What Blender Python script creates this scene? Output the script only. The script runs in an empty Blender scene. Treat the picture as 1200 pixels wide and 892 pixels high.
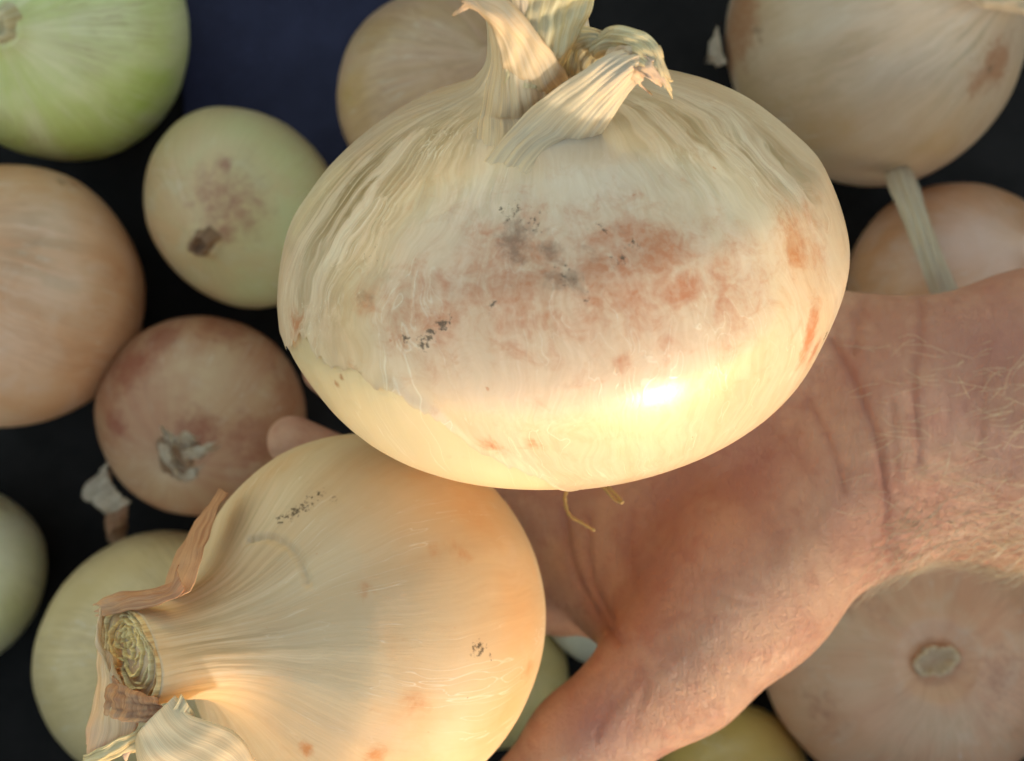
import bpy, math, random
import numpy as np
from mathutils import Vector, Matrix
from mathutils.bvhtree import BVHTree

random.seed(7)
RNG = np.random.default_rng(11)
SC = bpy.context.scene
COL = SC.collection

# ------------------------------------------------------------------ camera
CAM_Z = 0.46
cam_d = bpy.data.cameras.new("camera")
cam = bpy.data.objects.new("camera", cam_d)
COL.objects.link(cam)
cam.location = (0, 0, CAM_Z)
cam.rotation_euler = (0, 0, 0)
cam_d.sensor_fit = 'HORIZONTAL'
cam_d.sensor_width = 36
cam_d.lens = 34.58
cam_d.clip_start = 0.01
cam_d.clip_end = 100
cam_d.dof.use_dof = True
cam_d.dof.focus_distance = 0.195
cam_d.dof.aperture_fstop = 15
SC.camera = cam
K = 0.5206 / 600

# ------------------------------------------------------------------ light
SUN_EL = math.radians(11)
SUN_AZ = (0.53, -0.848)
s = Vector((SUN_AZ[0] * math.cos(SUN_EL), SUN_AZ[1] * math.cos(SUN_EL), math.sin(SUN_EL)))
sun_d = bpy.data.lights.new("sun", 'SUN')
sun_d.energy = 1.0
sun_d.angle = math.radians(3.0)
sun_d.color = (1.0, 0.91, 0.77)
sun = bpy.data.objects.new("sun", sun_d)
sun.rotation_euler = s.to_track_quat('Z', 'Y').to_euler()
sun.location = s * 3
COL.objects.link(sun)
world = bpy.data.worlds.new("World")
SC.world = world
world.use_nodes = True
wn = world.node_tree
for n in list(wn.nodes):
    wn.nodes.remove(n)
sky = wn.nodes.new('ShaderNodeTexSky')
sky.sky_type = 'NISHITA'
sky.sun_disc = False
sky.air_density = 1.5
sky.dust_density = 0.5
sky.ozone_density = 0.0
sky.sun_elevation = SUN_EL
sky.sun_rotation = math.atan2(SUN_AZ[0], SUN_AZ[1])
bg = wn.nodes.new('ShaderNodeBackground')
bg.inputs['Strength'].default_value = 0.15
wo = wn.nodes.new('ShaderNodeOutputWorld')
wn.links.new(sky.outputs[0], bg.inputs[0])
wn.links.new(bg.outputs[0], wo.inputs[0])
SC.view_settings.view_transform = 'Standard'
SC.view_settings.look = 'None'
SC.view_settings.exposure = 1.42
SC.view_settings.gamma = 1
SC.view_settings.use_curve_mapping = False
SC.render.engine = 'CYCLES'
SC.cycles.use_denoising = True
SC.cycles.max_bounces = 6
SC.cycles.adaptive_threshold = 0.03


# ------------------------------------------------------------------ helpers
def at(px, py, d):
    """world point seen at (px, py) of a 1200 x 892 frame, d metres below the camera"""
    return np.array([(px - 600) * K * d, (446 - py) * K * d, CAM_Z - d])


def to_px(P):
    d = CAM_Z - P[:, 2]
    return np.stack([600 + P[:, 0] / (K * d), 446 - P[:, 1] / (K * d)], 1)


def unit(v):
    v = np.array(v, float)
    return v / np.linalg.norm(v)


def cr(pts, n):
    """Catmull-Rom resample"""
    p = np.array(pts, float)
    p = np.vstack([2 * p[0] - p[1], p, 2 * p[-1] - p[-2]])
    m = len(p) - 3
    t = np.linspace(0, m - 1e-9, n)
    i = t.astype(int)
    f = (t - i)[:, None]
    a, b, c, d = p[i], p[i + 1], p[i + 2], p[i + 3]
    return .5 * (2 * b + (c - a) * f + (2 * a - 5 * b + 4 * c - d) * f * f + (3 * b - a - 3 * c + d) * f ** 3)


def arc(pts, n):
    q = cr(pts, 600)
    L = np.concatenate([[0], np.cumsum(np.linalg.norm(np.diff(q, axis=0), axis=1))])
    t = np.linspace(0, L[-1], n)
    return np.stack([np.interp(t, L, q[:, k]) for k in range(q.shape[1])], 1)


def wob(x, seed, f=1.0, octs=4):
    """smooth 1-D noise, periodic in 2 pi when f is whole"""
    r = np.random.default_rng(seed)
    y = np.zeros_like(x, float)
    for o in range(octs):
        k = max(1, int(round(f * 2 ** o)))
        y = y + np.sin(k * x + r.uniform(0, 6.28)) * r.uniform(.6, 1) / 2 ** o
    return y


def mesh_obj(name, V, F, mat, parent=None, attrs=None, loc=(0, 0, 0), smooth=True):
    me = bpy.data.meshes.new(name)
    V = np.asarray(V, float) - np.asarray(loc, float)
    me.from_pydata(V.tolist(), [], F.tolist() if isinstance(F, np.ndarray) else [list(map(int, f)) for f in F])
    if smooth:
        me.polygons.foreach_set('use_smooth', [True] * len(me.polygons))
    if attrs:
        for k, a in attrs.items():
            a = np.asarray(a, np.float32)
            if a.ndim == 2:
                at_ = me.attributes.new(k, 'FLOAT_VECTOR', 'POINT')
                at_.data.foreach_set('vector', a.ravel())
            else:
                at_ = me.attributes.new(k, 'FLOAT', 'POINT')
                at_.data.foreach_set('value', a)
    me.materials.append(mat)
    me.update()
    o = bpy.data.objects.new(name, me)
    COL.objects.link(o)
    o.parent = parent
    if parent is None:
        o.location = loc
    return o


def line_dist(PX, ln, n, reach):
    """distance of each 2-D or 3-D point to a smooth polyline; 1e9 beyond reach of its box"""
    q = cr(np.array(ln, float), n)
    near = np.full(len(PX), 1e9)
    ok = np.all((PX > q.min(0) - reach) & (PX < q.max(0) + reach), axis=1).nonzero()[0]
    S = PX[ok]
    d = np.full(len(ok), 1e9)
    for a, b in zip(q[:-1], q[1:]):
        ab = b - a
        t = np.clip(((S - a) @ ab) / max(ab @ ab, 1e-12), 0, 1)
        d = np.minimum(d, np.linalg.norm(S - a - t[:, None] * ab, axis=1))
    near[ok] = d
    return near


def thing(name, label, cat, loc, group=None):
    o = bpy.data.objects.new(name, None)
    o.empty_display_size = .02
    COL.objects.link(o)
    o.location = tuple(loc)
    o['label'] = label
    o['category'] = cat
    if group:
        o['group'] = group
    return o


def grid_faces(nv, nu, wrap=True):
    i, j = np.meshgrid(np.arange(nv - 1), np.arange(nu if wrap else nu - 1), indexing='ij')
    i, j = i.ravel(), j.ravel()
    k = (j + 1) % nu
    return np.stack([i * nu + j, i * nu + k, (i + 1) * nu + k, (i + 1) * nu + j], 1).tolist()


def grid_normals(P, wrap=True):
    """P (nv, nu, 3) -> outward normals (right handed: u x v)"""
    if wrap:
        du = np.roll(P, -1, 1) - np.roll(P, 1, 1)
    else:
        du = np.gradient(P, axis=1)
    dv = np.gradient(P, axis=0)
    n = np.cross(du, dv)
    return n / np.maximum(np.linalg.norm(n, axis=2, keepdims=True), 1e-12)


def tube(path, rad, sides=6):
    path = np.asarray(path, float)
    n = len(path)
    rad = np.broadcast_to(np.asarray(rad, float), (n,))
    t = np.gradient(path, axis=0)
    t /= np.maximum(np.linalg.norm(t, axis=1, keepdims=True), 1e-12)
    up = np.array([0.31, 0.17, 0.93])
    a = np.cross(t, up)
    a /= np.maximum(np.linalg.norm(a, axis=1, keepdims=True), 1e-9)
    b = np.cross(t, a)
    an = np.linspace(0, 2 * np.pi, sides, endpoint=False)
    V = path[:, None] + rad[:, None, None] * (np.cos(an)[None, :, None] * a[:, None] + np.sin(an)[None, :, None] * b[:, None])
    F = grid_faces(n, sides)
    V = V.reshape(-1, 3)
    F += [tuple(range(sides))[::-1], tuple(range((n - 1) * sides, n * sides))]
    return V, F


def root_loc(o):
    while o.parent is not None:
        o = o.parent
    return o.location


def sheet(name, A, B, mat, parent, bulge=0.0, nu=60, nv=24, ridge=0.0, nr=6, ragged=0.0, wave=0.0, thick=.00025, seed=1, fade=0.0):
    """a papery leaf lofted between two edge curves given as (px, py, depth)"""
    a = arc([at(*p) for p in A], nu)
    b = arc([at(*p) for p in B], nu)
    t = np.linspace(0, 1, nv)
    P = a[:, None] * (1 - t)[None, :, None] + b[:, None] * t[None, :, None]
    N = grid_normals(P, wrap=False)
    if N[..., 2].mean() < 0:
        N = -N
    r = np.random.default_rng(seed)
    s_ = np.linspace(0, 1, nu)[:, None]
    tt = t[None, :]
    off = bulge * np.sin(np.pi * tt) * np.ones_like(s_)
    ph = r.uniform(0, 6.28, 8)
    off = off + ridge * (np.sin(nr * 6.28 * tt + ph[0] + 1.5 * np.sin(3 * s_ + ph[1])) + .6 * np.sin(nr * 2.3 * 6.28 * tt + ph[2] + 2 * s_))
    off = off + wave * (np.sin(7 * s_ + 3 * tt + ph[3]) + .7 * np.sin(13 * s_ - 5 * tt + ph[4]) + .4 * np.sin(29 * s_ + 9 * tt + ph[5]))
    if fade:
        f_ = np.clip(s_ / fade, 0, 1)
        off = off * f_ * f_ * (3 - 2 * f_)
    P = P + N * off[..., None]
    if ragged:
        dirn = np.gradient(P, axis=0)[-1]
        dirn /= np.maximum(np.linalg.norm(dirn, axis=1, keepdims=True), 1e-9)
        jag = r.uniform(-1, 1, nv) * .5 + np.sin(t * 9 + ph[6]) + .6 * np.sin(t * 23 + ph[7])
        w = np.clip((s_[:, 0] - .8) / .2, 0, 1) ** 2
        P = P + (w[:, None] * (jag * ragged)[None, :])[..., None] * dirn[None]
    V = P.reshape(-1, 3)
    F = grid_faces(nu, nv, wrap=False)
    mer = np.stack([np.cos(3 * tt * np.ones_like(s_)) + seed, np.sin(3 * tt * np.ones_like(s_)), s_ * .5 * np.ones_like(tt)], 2).reshape(-1, 3)
    tip = (s_ * np.ones_like(tt)).ravel()
    o = mesh_obj(name, V, F, mat, parent, {'mer': mer, 'along': tip}, loc=root_loc(parent))
    md = o.modifiers.new('thickness', 'SOLIDIFY')
    md.thickness = thick
    md.offset = 0
    return o


# ------------------------------------------------------------------ materials
def lin(c):
    return tuple(((x / 255) / 12.92 if x / 255 <= .04045 else ((x / 255 + .055) / 1.055) ** 2.4) for x in c) + (1.0,)


class NT:
    def __init__(self, name):
        self.m = bpy.data.materials.new(name)
        self.m.use_nodes = True
        self.t = self.m.node_tree
        self.t.nodes.clear()
        self.out = self.n('ShaderNodeOutputMaterial')

    def n(self, typ, **kw):
        x = self.t.nodes.new(typ)
        for k, v in kw.items():
            setattr(x, k, v)
        return x

    def put(self, sock, v):
        if isinstance(v, bpy.types.NodeSocket):
            self.t.links.new(v, sock)
        elif v is not None:
            sock.default_value = v

    def math(self, op, a, b=0.0, c=None, clamp=False):
        x = self.n('ShaderNodeMath', operation=op, use_clamp=clamp)
        self.put(x.inputs[0], a)
        self.put(x.inputs[1], b)
        if c is not None:
            self.put(x.inputs[2], c)
        return x.outputs[0]

    def attr(self, name, out='Fac'):
        x = self.n('ShaderNodeAttribute', attribute_name=name)
        return x.outputs[out]

    def vmul(self, v, s, add=(0, 0, 0)):
        x = self.n('ShaderNodeVectorMath', operation='MULTIPLY_ADD')
        self.put(x.inputs[0], v)
        x.inputs[1].default_value = s
        x.inputs[2].default_value = add
        return x.outputs[0]

    def noise(self, vec, scale, detail=4, rough=.55, dist=0.0):
        x = self.n('ShaderNodeTexNoise')
        self.put(x.inputs['Vector'], vec)
        x.inputs['Scale'].default_value = scale
        x.inputs['Detail'].default_value = detail
        x.inputs['Roughness'].default_value = rough
        x.inputs['Distortion'].default_value = dist
        return x.outputs[0]

    def sstep(self, v, lo, hi, a=0.0, b=1.0):
        x = self.n('ShaderNodeMapRange', interpolation_type='SMOOTHSTEP')
        self.put(x.inputs[0], v)
        x.inputs[1].default_value = lo
        x.inputs[2].default_value = hi
        x.inputs[3].default_value = a
        x.inputs[4].default_value = b
        return x.outputs[0]

    def mix(self, f, a, b, mode='MIX'):
        x = self.n('ShaderNodeMix', data_type='RGBA', blend_type=mode)
        self.put(x.inputs[0], f)
        self.put(x.inputs[6], a)
        self.put(x.inputs[7], b)
        return x.outputs[2]

    def bump(self, h, strength, dist, normal=None):
        x = self.n('ShaderNodeBump')
        x.inputs['Strength'].default_value = strength
        x.inputs['Distance'].default_value = dist
        self.put(x.inputs['Height'], h)
        if normal is not None:
            self.put(x.inputs['Normal'], normal)
        return x.outputs[0]

    def bsdf(self, color, rough=.4, normal=None, sss=0.0, radius=(1, .55, .3), scale=.004, spec=.5, coat=0.0, coat_rough=.2, trans=0.0, tcol=None):
        p = self.n('ShaderNodeBsdfPrincipled')
        self.put(p.inputs['Base Color'], color)
        self.put(p.inputs['Roughness'], rough)
        self.put(p.inputs['Specular IOR Level'], spec)
        p.inputs['Subsurface Weight'].default_value = sss
        p.inputs['Subsurface Radius'].default_value = radius
        p.inputs['Subsurface Scale'].default_value = scale
        p.inputs['Coat Weight'].default_value = coat
        p.inputs['Coat Roughness'].default_value = coat_rough
        if normal is not None:
            self.put(p.inputs['Normal'], normal)
        res = p.outputs[0]
        if trans:
            tr = self.n('ShaderNodeBsdfTranslucent')
            self.put(tr.inputs[0], tcol if tcol is not None else color)
            mx = self.n('ShaderNodeMixShader')
            mx.inputs[0].default_value = trans
            self.t.links.new(res, mx.inputs[1])
            self.t.links.new(tr.outputs[0], mx.inputs[2])
            res = mx.outputs[0]
        self.t.links.new(res, self.out.inputs[0])
        return self.m


def onion_mat(name, a, b, c, stain=(154, 98, 56), dark=(122, 94, 68), streakcol=(128, 110, 72), rough=.40, sss=.18, seed=0.0,
              fine=.16, bmp=.25, coat=.0, spec=.5, blotch=.35, warp=.22):
    """papery onion skin: a / b along the meridians, c in blotches, stains, dirt and streaks by the mesh's own masks"""
    T = NT(name)
    tc = T.n('ShaderNodeTexCoord').outputs['Object']
    wv = T.n('ShaderNodeTexNoise')
    T.put(wv.inputs['Vector'], tc)
    wv.inputs['Scale'].default_value = 28
    wv.inputs['Detail'].default_value = 3
    vm = T.n('ShaderNodeVectorMath', operation='MULTIPLY_ADD')
    T.put(vm.inputs[0], wv.outputs['Color'])
    vm.inputs[1].default_value = (warp, warp, warp * .45)
    T.put(vm.inputs[2], T.attr('mer', 'Vector'))
    mer = vm.outputs[0]
    pos = T.vmul(tc, (1, 1, 1), (seed, seed * .7, seed * .3))
    wide = T.noise(T.vmul(mer, (2.6, 2.6, 1.6), (seed, 0, 0)), 1.0, 5, .6, .4)
    mid = T.noise(T.vmul(mer, (11, 11, 2.4), (seed, 3, 0)), 1.0, 4, .6, .3)
    fin = T.noise(T.vmul(mer, (46, 46, 2.2), (seed, 7, 0)), 1.0, 3, .6, .15)
    blo = T.noise(pos, 38, 5, .6, .3)
    col = T.mix(T.sstep(wide, .36, .64), lin(a), lin(b))
    f = T.math('ADD', T.math('MULTIPLY', T.sstep(blo, .48, .72), blotch), T.attr('tint'), clamp=True)
    col = T.mix(f, col, lin(c))
    # streaks
    sm = T.math('MULTIPLY', T.sstep(mid, .44, .62), T.attr('streak'))
    col = T.mix(T.math('MULTIPLY', sm, .85), col, lin(streakcol))
    pale = T.math('MULTIPLY', T.sstep(mid, .46, .34), T.math('MULTIPLY', T.attr('streak'), .55))
    col = T.mix(pale, col, lin((214, 204, 184)))
    # fine lines
    sepv = T.n('ShaderNodeSeparateXYZ')
    T.put(sepv.inputs[0], mer)
    nk = T.sstep(T.math('ABSOLUTE', T.math('SUBTRACT', sepv.outputs[2], .42)), .12, .40, .6, 1.0)
    patch = T.sstep(T.noise(pos, 22, 3, .5), .40, .62, .25, 1.0)
    amt = T.math('MULTIPLY', T.math('MULTIPLY', T.sstep(fin, .68, .30), fine * 1.6), T.math('MULTIPLY', nk, patch))
    col = T.mix(amt, col, T.mix(.5, lin(streakcol), lin(stain)))
    # thin cracks along the meridians
    cn = T.noise(T.vmul(mer, (15, 15, .9), (seed, 1, 4)), 1.0, 2, .5, .3)
    crk = T.math('MULTIPLY', T.sstep(T.math('ABSOLUTE', T.math('SUBTRACT', cn, .5)), .012, .0), T.sstep(T.noise(pos, 45, 3, .5), .46, .60))
    col = T.mix(T.math('MULTIPLY', crk, .45), col, lin((226, 216, 196)))
    # soft uneven tone of the layers beneath
    und = T.noise(T.vmul(pos, (1, 1, 1), (9, 2, 5)), 60, 4, .6, .6)
    col = T.mix(T.sstep(und, .50, .75, 0, .35), col, lin(b))
    col = T.mix(T.sstep(und, .48, .28, 0, .30), col, T.mix(.35, lin(c), lin((216, 206, 190))))
    # stains
    br = T.noise(pos, 210, 7, .7, .6)
    st = T.sstep(T.math('ADD', T.attr('stain'), T.math('MULTIPLY', T.math('SUBTRACT', br, .5), 1.5)), .14, .84)
    gr = T.sstep(T.noise(pos, 620, 4, .65, .3), .36, .62, .65, 1.0)
    st = T.math('MULTIPLY', st, gr)
    col = T.mix(T.math('MULTIPLY', st, .82), col, lin(stain))
    br2 = T.noise(T.vmul(pos, (1, 1, 1), (4, 4, 4)), 230, 5, .65, .3)
    dk = T.sstep(T.math('ADD', T.attr('dark'), T.math('MULTIPLY', T.math('SUBTRACT', br2, .5), 1.7)), .32, .85)
    col = T.mix(T.math('MULTIPLY', dk, .75), col, lin(dark))
    sp = T.noise(pos, 1000, 6, .7, .0)
    spk = T.sstep(T.math('ADD', T.math('MULTIPLY', T.attr('dirt'), .42), sp), .77, .88)
    col = T.mix(T.math('MULTIPLY', spk, .85), col, lin((70, 56, 42)))
    # stray specks everywhere, sparse
    sp2 = T.sstep(T.noise(pos, 420, 2, .5), .76, .80)
    col = T.mix(T.math('MULTIPLY', sp2, .5), col, lin(stain))
    r = T.math('ADD', T.math('MULTIPLY', T.math('SUBTRACT', blo, .5), .25), rough)
    r = T.math('ADD', r, T.math('MULTIPLY', spk, .3), clamp=True)
    h = T.math('ADD', T.math('MULTIPLY', T.math('MULTIPLY', fin, .45), nk), T.math('MULTIPLY', mid, T.math('ADD', .4, T.math('MULTIPLY', T.attr('streak'), .8))))
    h = T.math('ADD', h, T.math('MULTIPLY', spk, .5))
    h = T.math('ADD', h, T.math('MULTIPLY', crk, .15))
    h = T.math('ADD', h, T.math('MULTIPLY', br, .25))
    nr = T.bump(h, bmp, .0009)
    return T.bsdf(col, r, nr, sss=sss, scale=.005, radius=(1, .72, .48), coat=coat, coat_rough=.16, spec=spec)


def paper_mat(name, a, b, tip=None, trans=.35, rough=.55, fine=.13, seed=0.0):
    T = NT(name)
    mer = T.attr('mer', 'Vector')
    tc = T.n('ShaderNodeTexCoord').outputs['Object']
    w = T.noise(T.vmul(mer, (5, 5, 3), (seed, 0, 0)), 1.0, 4, .6, .4)
    fi = T.noise(T.vmul(mer, (26, 26, 2.5), (seed, 5, 0)), 1.0, 3, .6, .2)
    blo = T.noise(T.vmul(tc, (1, 1, 1), (seed, 0, 0)), 160, 4, .6)
    col = T.mix(T.sstep(w, .38, .62), lin(a), lin(b))
    if tip:
        col = T.mix(T.sstep(T.math('ADD', T.attr('along'), T.math('MULTIPLY', T.math('SUBTRACT', blo, .5), .6)), .6, 1.0), col, lin(tip))
    g = T.sstep(fi, .3, .7, 1 - fine, 1 + fine * .5)
    gv = T.n('ShaderNodeCombineColor')
    for i in range(3):
        T.put(gv.inputs[i], g)
    col = T.mix(1.0, col, gv.outputs[0], 'MULTIPLY')
    nr = T.bump(T.math('ADD', fi, T.math('MULTIPLY', blo, .4)), .3, .0005)
    return T.bsdf(col, rough, nr, spec=.35, trans=trans)


def plain_mat(name, c, rough=.6, bump=.2, scale=200, var=.2, spec=.4):
    T = NT(name)
    tc = T.n('ShaderNodeTexCoord').outputs['Object']
    n1 = T.noise(tc, scale, 5, .6)
    n2 = T.noise(tc, scale * .12, 4, .6)
    c2 = tuple(max(0, x * (1 - var)) for x in c)
    col = T.mix(T.sstep(n2, .35, .65), lin(c), lin(c2))
    col = T.mix(T.math('MULTIPLY', T.sstep(n1, .55, .75), .35), col, lin(tuple(min(255, x * 1.25 + 4) for x in c)))
    return T.bsdf(col, T.sstep(n2, .3, .7, rough - .08, rough + .08), T.bump(n1, bump, .001), spec=spec)


M_black = plain_mat('black_plastic', (36, 30, 26), .7, .25, 260, .2, .2)
M_navy = plain_mat('navy_plastic', (50, 48, 72), .6, .25, 300, .12, .25)
M_leaf = paper_mat('dried_leaf', (228, 212, 172), (212, 190, 142), tip=(218, 198, 160), trans=.3)
M_leaf_pale = paper_mat('dried_leaf_pale', (234, 212, 178), (222, 196, 160), tip=(222, 200, 172), trans=.28, seed=3)
M_leaf_pink = paper_mat('dried_leaf_pink', (234, 210, 178), (224, 194, 154), tip=(232, 200, 172), trans=.35, seed=6)
M_brown_skin = paper_mat('brown_skin', (200, 152, 114), (178, 126, 92), tip=(210, 164, 126), trans=.22, seed=9)
M_white_skin = paper_mat('white_skin', (218, 196, 168), (194, 170, 142), trans=.3, seed=12)
M_root = paper_mat('root', (204, 178, 122), (170, 138, 86), trans=.1, seed=15)
M_root_dark = paper_mat('root_dark', (156, 116, 82), (118, 84, 58), trans=.05, seed=16)
M_ring = paper_mat('cut_ring', (226, 194, 140), (196, 150, 98), trans=.2, seed=18)
M_ring_in = paper_mat('cut_ring_inner', (238, 212, 150), (222, 190, 124), trans=.15, seed=21)
M_ring_white = paper_mat('cut_ring_pale', (228, 208, 160), (206, 180, 128), trans=.15, seed=24)

# ------------------------------------------------------------------ crate
crate = thing('crate', 'dark crate holding all the onions, its black floor showing between them', 'crate', (0, 0, 0))
crate['kind'] = 'structure'


def box(name, lo, hi, mat, parent=None, bev=.003):
    x0, y0, z0 = lo
    x1, y1, z1 = hi
    V = [(x0, y0, z0), (x1, y0, z0), (x1, y1, z0), (x0, y1, z0), (x0, y0, z1), (x1, y0, z1), (x1, y1, z1), (x0, y1, z1)]
    F = [(0, 3, 2, 1), (4, 5, 6, 7), (0, 1, 5, 4), (1, 2, 6, 5), (2, 3, 7, 6), (3, 0, 4, 7)]
    o = mesh_obj(name, V, F, mat, parent, smooth=False)
    if bev:
        b = o.modifiers.new('bevel', 'BEVEL')
        b.width = bev
        b.segments = 2
    return o


WALL_Y, WALL_H = -.245, .200  # walls out of view, height set to shade the crate onions from low sun
box('floor', (-.60, -.27, -.008), (.58, .52, 0), M_black, crate)
box('unseen_side_wall', (-.60, WALL_Y - .008, .001), (.58, WALL_Y, WALL_H), M_black, crate)
box('unseen_side_wall', (-.60, .50, .001), (.58, .508, WALL_H), M_black, crate)
box('unseen_end_wall', (-.60, WALL_Y + .001, .001), (-.592, .499, WALL_H), M_black, crate)
box('unseen_end_wall', (.572, WALL_Y + .001, .001), (.58, .499, WALL_H), M_black, crate)
# raised navy area on the crate floor, seen at the top between the onions
p0, p1 = at(214, 235, .457), at(590, -120, .457)
navy_area = box('navy_floor_area', (p0[0], p0[1], .0002), (p1[0], p1[1], .004), M_navy, crate, bev=.0015)
navy_area['label'] = 'navy blue area of the black crate floor'


# ------------------------------------------------------------------ onions
GROUP = 'onions lying in the dark crate'


class Onion:
    """surface S(theta, v): v runs from the root pole to the top of the neck"""

    def __init__(self, C, axis, R, prof, nv=120, nu=200, harm=(0, 0, 0, 0), seed=1, lump=.006, pleat=None, ref=(0, 0, 1.)):
        self.C = np.array(C, float)
        A = self.A = unit(axis)
        X = np.cross(A, np.array(ref, float))
        if np.linalg.norm(X) < 1e-3:
            X = np.cross(A, [0, 1., 0])
        self.X = X = unit(X)
        self.Y = Y = np.cross(A, X)
        pr = arc(prof, nv)
        self.v = np.linspace(0, 1, nv)
        self.th = th = np.linspace(0, 2 * np.pi, nu, endpoint=False)
        c2, s2, c1, s1 = harm
        m = 1 + c1 * np.cos(th) + s1 * np.sin(th) + c2 * np.cos(2 * th) + s2 * np.sin(2 * th)
        rr = np.maximum(pr[:, 0], 0)[:, None]
        body = np.clip(rr / max(pr[:, 0]), 0, 1)
        m = 1 + (m - 1)[None, :] * np.clip(body * 1.6 - .3, 0, 1)
        r0 = np.random.default_rng(seed)
        l = np.zeros((nv, nu))
        for _ in range(7):
            k, q = r0.integers(1, 6), r0.uniform(1, 7)
            l += np.sin(k * th[None] + q * self.v[:, None] * 2 + r0.uniform(0, 6.28)) / 3.5
        l2 = wob(th, seed + 5, 9, 4)[None] * .35 * body ** 2
        r = rr * m * R * (1 + lump * (l + l2))
        h = pr[:, 1][:, None] * R * np.ones_like(r)
        if pleat is not None:
            amp = np.interp(self.v, pleat[0], pleat[1])[:, None]
            r = r * (1 + amp * wob(th + 0, seed + 9, 5, 4)[None] * .5)
        self.P = self.C + r[..., None] * (np.cos(th)[None, :, None] * X + np.sin(th)[None, :, None] * Y) + h[..., None] * A
        self.R, self.nv, self.nu = R, nv, nu
        self.upd()

    def upd(self):
        self.N = grid_normals(self.P)
        Q = self.P[::2, ::2]
        self.bvh = BVHTree.FromPolygons(Q.reshape(-1, 3).tolist(), grid_faces(Q.shape[0], Q.shape[1]))

    def hit(self, px, py):
        d = unit(at(px, py, .2) - np.array([0, 0, CAM_Z]))
        h = self.bvh.ray_cast(Vector((0, 0, CAM_Z)), Vector(d))
        if h[0] is None:
            h = self.bvh.find_nearest(Vector(at(px, py, CAM_Z - self.C[2])))
        return np.array(h[0])

    def uv(self, p):
        d = p - self.C
        th = math.atan2(d @ self.Y, d @ self.X) % (2 * math.pi)
        j = int(round(th / (2 * math.pi) * self.nu)) % self.nu
        i = int(np.argmin(np.linalg.norm(self.P[:, j] - p, axis=1)))
        return th, self.v[i]

    def mer(self, P=None, vv=None):
        nv = self.nv if vv is None else vv.shape[0]
        th = np.broadcast_to(self.th[None], (nv, self.nu))
        v = np.broadcast_to(self.v[:, None], (nv, self.nu)) if vv is None else vv
        return np.stack([np.cos(th), np.sin(th), v], 2).reshape(-1, 3)

    def mask(self, V, spots, lo=0.0):
        """spots: (px, py, radius in m, amount[, stretch along the meridian])"""
        m = np.zeros(len(V))
        for sp in spots:
            c = self.hit(sp[0], sp[1])
            st = sp[4] if len(sp) > 4 else 1.0
            d = V - c
            if st != 1.0:
                n = unit(c - self.C)
                t = self.A - n * (self.A @ n)
                t = unit(t)
                k = d @ t
                d = d - np.outer(k * (1 - 1 / st), t)
            m = np.maximum(m, sp[3] * np.exp(-(np.sum(d * d, 1) / sp[2] ** 2) ** .85))
        return m

    def body(self, name, mat, parent, masks=None):
        V = self.P.reshape(-1, 3)
        F = grid_faces(self.nv, self.nu)
        V2 = np.vstack([V, self.P[0].mean(0), self.P[-1].mean(0)])
        n0 = len(V)
        for j in range(self.nu):
            k = (j + 1) % self.nu
            F.append((k, j, n0))
            F.append(((self.nv - 1) * self.nu + j, (self.nv - 1) * self.nu + k, n0 + 1))
        at_ = {'mer': np.vstack([self.mer(), [[0, 0, 0], [0, 0, 1]]])}
        for k, sp in (masks or {}).items():
            at_[k] = sp(V2) if callable(sp) else self.mask(V2, sp)
        return mesh_obj(name, V2, F, mat, parent, at_, loc=parent.location)

    def groove(self, line, width, depth):
        pts = np.array([self.hit(*p) for p in cr(np.array(line, float), 40)])
        V = self.P.reshape(-1, 3)
        near = np.full(len(V), 1e9)
        for a, b in zip(pts[:-1], pts[1:]):
            ab = b - a
            t = np.clip(((V - a) @ ab) / max(ab @ ab, 1e-12), 0, 1)
            near = np.minimum(near, np.linalg.norm(V - a - t[:, None] * ab, axis=1))
        self.P = self.P - self.N * (depth * np.exp(-(near / width) ** 2)).reshape(self.nv, self.nu, 1)
        self.upd()


def base_of(on):
    return (on.C[0], on.C[1], float(on.P[..., 2].min()))


# ---- the big onion on the palm
PR_FLAT = [(.012, -.655), (.15, -.66), (.3, -.662), (.5, -.62), (.68, -.53), (.83, -.41), (.93, -.25), (1, 0), (.93, .25), (.83, .38), (.70, .495), (.56, .575), (.44, .620), (.33, .645),
           (.235, .672), (.175, .73), (.155, .82), (.155, .92), (.16, 1.02)]
C1 = at(655, 311, .224)
o1 = Onion(C1, (-.135, 1, .51), .0623, PR_FLAT, nv=260, nu=420, harm=(.0134, .006, -.001, -.0023), seed=3, lump=.0045,
           pleat=([0, .66, .78, .88, 1], [0, 0, .05, .16, .20]))
t1 = thing('onion', 'large flat cream onion with rusty stains and papery neck, resting on the open palm', 'onion', base_of(o1))
M_o1 = onion_mat('big_onion_skin', (210, 194, 172), (198, 178, 150), (212, 174, 144), stain=(176, 100, 52), dark=(118, 84, 58), rough=.33, coat=.3, sss=.2, seed=1.3, fine=.2, bmp=.25, blotch=.3, warp=.5)
M_o1in = onion_mat('big_onion_inner', (212, 194, 160), (204, 186, 152), (208, 178, 140), rough=.33, coat=.25, sss=.3, seed=2.1, fine=.08, bmp=.12, blotch=.3)
o1.body('bulb', M_o1in, t1, {'stain': [(395, 450, .0011, 1.0), (400, 442, .0008, .8)]})
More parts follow.
